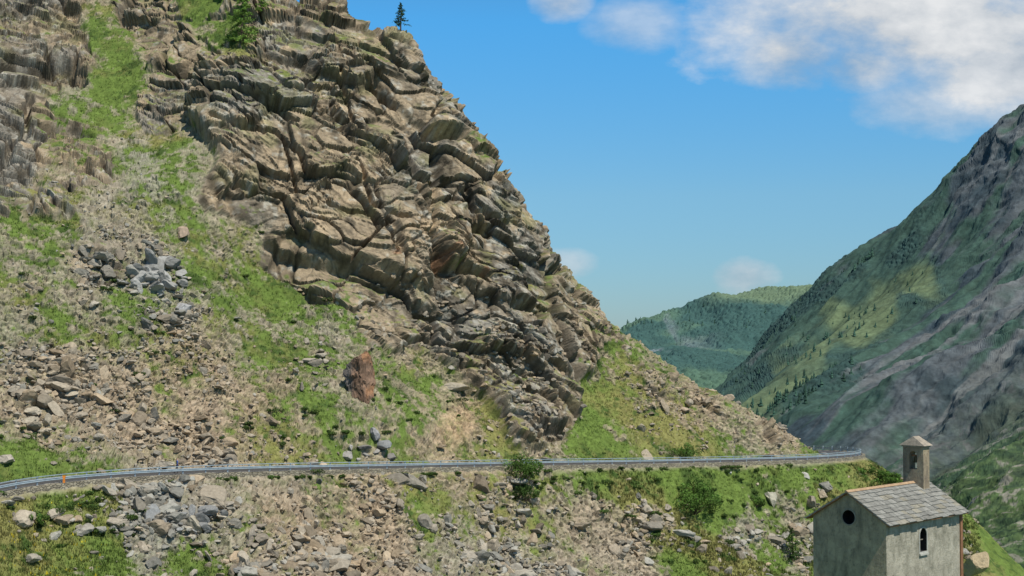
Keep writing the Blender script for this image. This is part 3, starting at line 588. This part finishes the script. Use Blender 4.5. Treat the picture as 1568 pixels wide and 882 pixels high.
def roofside(sgn):
    Vv=[];Ff=[];Cc=[];o=0
    e0=np.array([0,-ov,ze-ov*math.tan(slope)+.04]); d=np.array([0,math.cos(slope),math.sin(slope)]); Ls=(W/2+ov)/math.cos(slope); rows=9; 
    for r in range(rows):
        x=-.2
        a0=r*Ls/rows-(.05 if r else .03); a1=(r+1.35)*Ls/rows
        a1=min(a1,Ls)
        while x<L+.24:
            w=rng.uniform(.26,.6); x1=min(x+w,L+.27); j_=rng.uniform(-.045,.045); lift=.05+rng.uniform(0,.025)
            q0=e0+d*(a0+j_)+n_up*lift; q1=e0+d*a1+n_up*(.012); th=.035+rng.uniform(0,.015)
            c4=[]
            for (xx,q) in ((x+.008,q0),(x1-.008,q0),(x1-.008,q1),(x+.008,q1)):
                c4.append(np.array([xx,q[1],q[2]])+np.array([rng.uniform(-.006,.006),0,0]))
            bot=[c-n_up*th for c in c4]; vv=np.array(bot+c4)
            if sgn<0: vv[:,1]=W-vv[:,1]
            Vv.append(vv); Ff.append(np.array([[0,1,2,3],[4,5,6,7],[0,1,5,4],[1,2,6,5],[2,3,7,6],[3,0,4,7]])+o); o+=8
            t=rng.random(); c=np.array([.225,.225,.205])*(.8+.34*rng.random()); c=c*(1-.3*(t>.85))+np.array([.30,.26,.16])*.3*(t>.85)
            Cc.append(np.repeat(c[None],8,0)); x=x1
    return np.concatenate(Vv),np.concatenate(Ff),np.concatenate(Cc)
v1,f1_,c1=roofside(1); v2,f2_,c2=roofside(-1)
mk('roof_slabs',np.concatenate([v1,v2]),np.concatenate([f1_,f2_+len(v1)]),M_sl,np.concatenate([c1,c2]),parent=ch)
t_=math.tan(slope); th=.07
def deck(y0,y1,z0,z1):
    return [(-.17,y0,z0),(L+.22,y0,z0),(L+.22,y1,z1),(-.17,y1,z1),(-.17,y0,z0-th),(L+.22,y0,z0-th),(L+.22,y1,z1-th),(-.17,y1,z1-th)]
for nm,a,b in (('roof_deck_front',-ov+.03,W/2),('roof_deck_back',W+ov-.03,W/2)):
    bm_obj(nm,deck(a,b,ze-(ov-.03)*t_+.045,zr_+.045),[(0,1,2,3),(4,5,6,7),(0,1,5,4),(1,2,6,5),(2,3,7,6),(3,0,4,7)],M_wood)
M_rc=mat_plain('ridge_mortar',(.3,.2,.12),(.45,.32,.2),5,.9)
bm_obj('ridge_cap',[(-.22,W/2-.11,zr_+.04),(-.22,W/2,zr_+.13),(-.22,W/2+.11,zr_+.04),(L+.25,W/2-.11,zr_+.04),(L+.25,W/2,zr_+.13),(L+.25,W/2+.11,zr_+.04)],[(0,1,2),(5,4,3),(0,3,4,1),(1,4,5,2),(2,5,3,0)],M_rc)
tx=5.65; tw,tt=1.06,.56; zt0=zr_-.6; zt1=zr_+1.72
bel=box('bell_gable',tx,tx+tt,W/2-tw/2,W/2+tw/2,zt0,zt1,plaster('belfry_plaster',(.36,.3,.2),(.28,.22,.15),(.15,.12,.09)))
carve(bel,*prism(archprof(.4,.85),lambda a,b,k_:(tx-.3+k_*1.3,W/2+a,zr_+.68+b)))
box('belfry_string_course',tx-.05,tx+tt+.05,W/2-tw/2-.05,W/2+tw/2+.05,zt1+.002,zt1+.07,M_sur2)
a0,a1,b0,b1=tx-.13,tx+tt+.13,W/2-tw/2-.13,W/2+tw/2+.13
bm_obj('belfry_roof',[(a0,b0,zt1+.075),(a1,b0,zt1+.075),(a1,b1,zt1+.075),(a0,b1,zt1+.075),(a0+.15,W/2,zt1+.5),(a1-.15,W/2,zt1+.5)],[(0,1,2,3),(0,1,5,4),(1,2,5),(2,3,4,5),(3,0,4)],mat_plain('belfry_slate',(.2,.18,.15),(.38,.33,.26),6,.9))
bv,bf=[],[]
for k_,(r,z) in enumerate([(.02,.3),(.07,.28),(.09,.15),(.13,.02),(.15,0)]):
    bv+=[(tx+tt/2+r*math.cos(t),W/2+r*math.sin(t),zr_+.98+z) for t in np.linspace(0,2*math.pi,14,endpoint=False)]
for k_ in range(4): bf+=[(k_*14+i,k_*14+(i+1)%14,(k_+1)*14+(i+1)%14,(k_+1)*14+i) for i in range(14)]
bm_obj('bell',bv,bf,mat_plain('bronze',(.12,.09,.04),(.2,.14,.07),5,.4,.9))
box('bell_yoke',tx+tt/2-.03,tx+tt/2+.03,W/2-.2,W/2+.2,zr_+1.28,zr_+1.34,M_wood)
# ================================================================ far mountains
def farsheet(name,ctrl,absl,rngp,dpx,Y0,Y1,nrow,c,dispf,colf,mat):
    h=RBF([P(*q) for q in ctrl]+absl,c); X,Y,Z=fan(h,rngp[0],rngp[1],dpx,Y0,Y1,nrow,.1)
    a,b=proj(X,Y,Z); a=a.ravel();b=b.ravel(); Pm=np.stack([X,Y,Z],-1).reshape(-1,3).astype(np.float32); Nn=gnormal(X,Y,Z).reshape(-1,3)
    d,ex=dispf(Pm,a,b); Vv=Pm+Nn*d[:,None]; nr_,nc_=X.shape; q=Vv.reshape(nr_,nc_,3); n2_=gnormal(q[...,0],q[...,1],q[...,2]).reshape(-1,3)
    mk(name,Vv,gridfaces(nr_,nc_),mat,colf(Pm,a,b,n2_,ex)); return Vv
M_far=mat_attr('distant_slope',.08,.4,2.,.18)
BT=[(1568,220,.25,.2),(1500,300,.35,.2),(1568,340,.3,.1),(1450,340,.6,.1),(1380,390,.75,.1),(1300,440,.8,.1),(1240,470,.8,.3),(1480,400,.4,.0),(1400,430,.9,.9),(1350,465,.9,1.),(1300,495,.9,1.),(1255,540,.9,.9),(1210,590,.9,.8),(1165,625,.9,.8),(1390,480,.6,.1),(1440,520,.35,.0),(1350,560,.55,.1),(1400,600,.35,.0),(1480,560,.3,.0),(1300,600,.75,.1),(1250,650,.7,.1),(1350,660,.35,.0),(1440,660,.2,.0),(1350,700,.5,0),(1520,520,.3,0),(1568,560,.1,0),(1540,640,.2,0),(1480,700,.55,.2),(1568,700,.5,.3),(1500,760,.9,.7),(1550,800,.85,.6),(1500,840,.9,.3),(1568,880,.8,.2),(1180,520,.9,.1),(1150,580,.9,.1),(1230,510,.9,.1),(1280,540,.9,.2)]
def strk(Pm,ac,al):
    return np.stack([(-.6*Pm[:,0]+.8*Pm[:,1])/ac,(.8*Pm[:,0]+.6*Pm[:,1])/al,Pm[:,2]/al],1)
def bdisp(Pm,a,b):
    w=fbm(Pm/260.,3,401); Q=Pm+w[:,None]*np.array([60.,60.,0])
    g=1-np.abs(fbm(strk(Q,110.,520.),4,411))*2.2
    g_b=1-np.abs(fbm(strk(Q,38.,200.),4,415))*2.2
    r=1-np.abs(fbm(Pm/60.,4,421))*2
    g2,rr=field(BT,a,b); rockm=sst(.55,.25,g2)
    d=g*17+g_b*6.5+r*(2.5+4*rockm)+fbm(Pm/14.,4,431)*(1.4+3.2*rockm)-8
    tc_,te,tr=facet(Pm/6.,451,0); forest=sst(.5,.75,g2)*sst(.0,.35,fbm(Pm/45.,4,461)+.12)*(1-sst(.4,.7,rr))*sst(900,1050,Pm[:,1])
    d=d+forest*sst(0,.5,te)*1.8
    d=d*sst(380,900,Pm[:,1])*.9+fbm(Pm/9.,5,433,.6)*2.6*sst(900,600,Pm[:,1])
    return d,(g2,rr,forest,rockm,g_b)
def bcol(Pm,a,b,n_,ex):
    g2,rr,fo,rm,gb=ex; n_1=fbm(Pm/45.,4,471); st=fbm(strk(Pm,26.,300.),4,481)
    c=np.tile(np.array([.095,.108,.118],np.float32),(len(Pm),1)); c=mixc(c,[.038,.056,.066],sst(-.1,.35,n_1))
    gm=sst(-.13,.13,g2-.42-.7*st-.5*n_1); c=mixc(c,[.042,.088,.058],gm); c=mixc(c,[.125,.17,.075],sst(.35,.85,rr+.5*n_1)*gm); c=mixc(c,[.02,.052,.043],fo*.85)
    c=mixc(c,[.16,.165,.165],sst(.12,.32,fbm(strk(Pm,12.,260.),3,485))*(1-gm)*.8)
    c=mixc(c,[.075,.12,.15],.20+0*fo)  # aerial haze painted in: slope colours mixed towards blue-grey
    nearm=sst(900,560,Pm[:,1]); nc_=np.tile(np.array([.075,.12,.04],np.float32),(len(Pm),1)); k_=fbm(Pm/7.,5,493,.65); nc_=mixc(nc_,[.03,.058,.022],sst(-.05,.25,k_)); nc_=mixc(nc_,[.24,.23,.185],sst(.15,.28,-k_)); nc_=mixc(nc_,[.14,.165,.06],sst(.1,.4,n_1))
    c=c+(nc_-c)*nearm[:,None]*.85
    return c*(.88+.3*fbm(Pm/8.,2,491)+.25*fbm(Pm/3.,2,495))[:,None]
bc=[(1800,0,1450),(1700,80,1480),(1568,178,1500),(1480,270,1500),(1420,330,1520),(1340,388,1560),(1270,437,1600),(1240,454,1650),(1205,500,1600),(1170,560,1500),(1130,612,1400),
(1400,430,1350),(1300,495,1250),(1235,560,1150),(1170,630,1050),(1700,250,1250),(1568,330,1280),(1480,400,1280),(1568,470,1020),(1500,560,900),(1450,560,1000),(1568,600,800),(1700,500,900),(1350,600,980),(1250,650,940),(1400,700,800),(1500,690,720),(1568,740,580),(1480,745,620),(1480,882,440),(1568,882,430),(1700,740,560),(1700,882,430),(1350,740,760),(1250,720,850),(1480,480,1120)]
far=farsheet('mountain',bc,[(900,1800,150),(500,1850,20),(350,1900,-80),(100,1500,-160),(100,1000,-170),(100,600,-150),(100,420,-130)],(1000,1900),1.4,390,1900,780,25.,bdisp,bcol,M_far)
def adisp(Pm,a,b):
    g=1-np.abs(fbm(np.stack([Pm[:,0]/160,Pm[:,1]/500,Pm[:,2]/300],1),4,511))*2
    ft,fe,fr=facet(Pm/9.,521,0); d=g*20+fbm(Pm/60.,3,531)*8+sst(0,.6,fe)*3
    return d,(fr,)
def acol(Pm,a,b,n_,ex):
    n_1=fbm(Pm/120.,4,541); c=np.tile(np.array([.042,.095,.09],np.float32),(len(Pm),1)); c=mixc(c,[.09,.16,.11],sst(0,.4,n_1)*.8); c=mixc(c,[.14,.20,.12],sst(480,462,b)*sst(1060,1110,a)*.8)  # greens shifted towards blue, so distance haze sits in the base colour
    c=mixc(c,[.14,.18,.20],sst(.25,.45,fbm(np.stack([Pm[:,0]/60,Pm[:,1]/200,Pm[:,2]/100],1),4,551))*sst(1120,1000,a)); return c*(.88+.24*ex[0])[:,None]
ac=[(900,570,2150),(960,531,2200),(1010,503,2250),(1050,480,2300),(1085,468,2300),(1130,464,2350),(1200,458,2400),(1260,452,2450),(1000,570,1900),(1080,540,1900),(1150,540,1900),(1060,600,1700),(1180,600,1700),(960,600,1750),(1350,430,2500),(1350,600,1800)]
farA=farsheet('distant_forested_hill',ac,[(150,2700,-60),(400,2800,-20),(700,2800,20),(200,1500,-150),(500,1500,-160)],(880,1400),1.5,1500,2800,330,40.,adisp,acol,M_far)
def treecone(p,h,r):
    V_=[];F_=[];o=0
    for k_ in range(3):
        z0=h*(.1+.27*k_); rr=r*(1-.27*k_); n=6; an=np.linspace(0,6.28,n,endpoint=False)+rng.random(); rad=rr*rng.uniform(.7,1.2,n)
        v=np.c_[np.cos(an)*rad,np.sin(an)*rad,np.full(n,z0)+rng.normal(0,.05*h,n)]; v=np.r_[v,[[0,0,z0+h*.42]]]; V_.append(v+p); F_+= [[o+i,o+(i+1)%n,o+n] for i in range(n)]; o+=n+1
    return np.concatenate(V_),np.array(F_)
def pick(A,cond,n):
    a,b=proj(A[:,0],A[:,1],A[:,2]); w=cond(a,b,A)*np.clip(fbm(A/40.,3,601)+.15,0,1); w=w/w.sum(); return A[rng.choice(len(A),n,p=w)]
P1=pick(far,lambda a,b,A: (seg_dist(a,b,[(1400,440),(1300,500),(1220,590),(1150,640)])<30)*1.0,150)
P2=pick(far,lambda a,b,A: ((a>1110)&(a<1330)&(b>455)&(b<640)&(A[:,1]<1660))*1.0,120)
P3=pick(farA,lambda a,b,A:((b<500)&(A[:,1]<2500))*1.0+.1,150)
P4=pick(far,lambda a,b,A:((seg_dist(a,b,[(1235,452),(1270,437),(1340,388)])<5))*1.0,18)
ts=[];
for PP,hh in ((P1,6.5),(P2,6),(P3,7),(P4,8)):
    for p in PP: 
        h=hh*rng.uniform(.45,1.25); ts.append(treecone(p-np.array([0,0,1]),h,h*.28))
v,f=join_tubes(ts); cl=np.repeat(np.array([[.04,.088,.065]])*rng.uniform(.6,1.4,(len(ts),1)),21,0)
mk('distant_conifers',v,f,mat_attr('distant_needles',.3,0,0,.2),cl)
gx=np.linspace(-12000,12000,60); GX,GY=np.meshgrid(gx,gx); GZ=np.full(GX.shape,-185.)
mk('ground',np.stack([GX,GY,GZ],-1).reshape(-1,3),gridfaces(60,60),mat_plain('valley_grass',(.05,.1,.05),(.09,.15,.06),.01,.95,0,0))
# ================================================================ light, sky, camera
el=math.radians(57); az=math.radians(140)
sv=Vector((math.sin(az)*math.cos(el),math.cos(az)*math.cos(el),math.sin(el)))
sl=bpy.data.lights.new('sun','SUN'); sl.energy=5.0; sl.angle=math.radians(.5); sl.color=(1,.94,.83); so=bpy.data.objects.new('sun',sl); scene.collection.objects.link(so); so.rotation_euler=(-sv).to_track_quat('-Z','Y').to_euler()
w=bpy.data.worlds.new('World'); scene.world=w; w.use_nodes=True; t=NT(w.node_tree); bg=t.nt.nodes['Background']
sky=t.n('ShaderNodeTexSky',sky_type='NISHITA'); sky.sun_disc=False; sky.sun_elevation=el; sky.sun_rotation=az; sky.air_density=1.0; sky.dust_density=.3; sky.ozone_density=3; sky.altitude=1500
tc=t.n('ShaderNodeTexCoord'); sp=t.n('ShaderNodeSeparateXYZ'); t.l(tc.outputs['Generated'],sp.inputs[0])
yy=t.m('MAXIMUM',sp.outputs[1],.05); U=t.m('DIVIDE',sp.outputs[0],yy); Wv=t.m('DIVIDE',sp.outputs[2],yy)
tint=t.n('ShaderNodeValToRGB'); cr=tint.color_ramp; cr.elements[0].position=0; cr.elements[0].color=(.44,.58,.74,1); cr.elements[1].position=.5; cr.elements[1].color=(.95,.9,.82,1)
e_=cr.elements.new(.1); e_.color=(.64,.95,1.03,1); e_=cr.elements.new(.22); e_.color=(.48,1.30,1.6,1); t.l(sp.outputs[2],tint.inputs[0])
mu=t.n('ShaderNodeMix',data_type='RGBA',blend_type='MULTIPLY'); mu.inputs[0].default_value=1; t.l(sky.outputs[0],mu.inputs[6]); t.l(tint.outputs[0],mu.inputs[7])
cv=t.n('ShaderNodeCombineXYZ'); t.l(U,cv.inputs[0]); t.l(t.m('MULTIPLY',Wv,1.7),cv.inputs[1])
nA=t.noise(cv.outputs[0],11,9,.6); nB=t.noise(cv.outputs[0],5,5,.6)
tot=None
for (cx,cy,a_,b_,dn) in [(1225,80,108,66,1.0),(1320,95,100,54,1.0),(1420,40,370,100,1.0),(1560,80,240,120,.97),(975,35,85,45,.5),(862,2,50,30,.75),(1140,425,52,30,.7),(812,366,22,14,.6),(862,405,50,24,.5),(1460,150,180,55,.6)]:
    du=t.m('DIVIDE',t.m('SUBTRACT',U,(cx-784)/F),a_/F); dv=t.m('DIVIDE',t.m('SUBTRACT',Wv,(HZ-cy)/F),b_/F)
    r2=t.m('ADD',t.m('MULTIPLY',du,du),t.m('MULTIPLY',dv,dv))
    val=t.m('ADD',t.m('SUBTRACT',1.0,r2),t.m('MULTIPLY',t.m('SUBTRACT',nA,.5),3.2)); val=t.m('ADD',val,t.m('MULTIPLY',t.m('SUBTRACT',nB,.5),1.2))
    k_=mapr(t,val,-.35,.95,0,dn)
    tot=k_ if tot is None else t.m('MAXIMUM',tot,k_)
front=t.m('GREATER_THAN',sp.outputs[1],.1); tot=t.m('MULTIPLY',tot,front,clamp=True)
cc_=t.n('ShaderNodeValToRGB'); cc_.color_ramp.elements[0].position=.34; cc_.color_ramp.elements[0].color=(3.6,4.3,5.1,1); cc_.color_ramp.elements[1].position=.66; cc_.color_ramp.elements[1].color=(7.9,8.05,8.2,1); t.l(nA,cc_.inputs[0])
mc=t.n('ShaderNodeMix',data_type='RGBA'); t.l(tot,mc.inputs[0]); t.l(mu.outputs[2],mc.inputs[6]); t.l(cc_.outputs[0],mc.inputs[7]); t.l(mc.outputs[2],bg.inputs[0]); bg.inputs[1].default_value=.1
cam=bpy.data.cameras.new('camera'); cam.lens=50; cam.sensor_width=36; cam.clip_end=40000; cam.clip_start=.5; co=bpy.data.objects.new('camera',cam); scene.collection.objects.link(co); co.location=(0,0,0); co.rotation_euler=(math.pi/2+PITCH,0,0); scene.camera=co
scene.view_settings.view_transform='Standard'; scene.view_settings.look='None'; scene.view_settings.exposure=0
print('done',time.time()-T0)
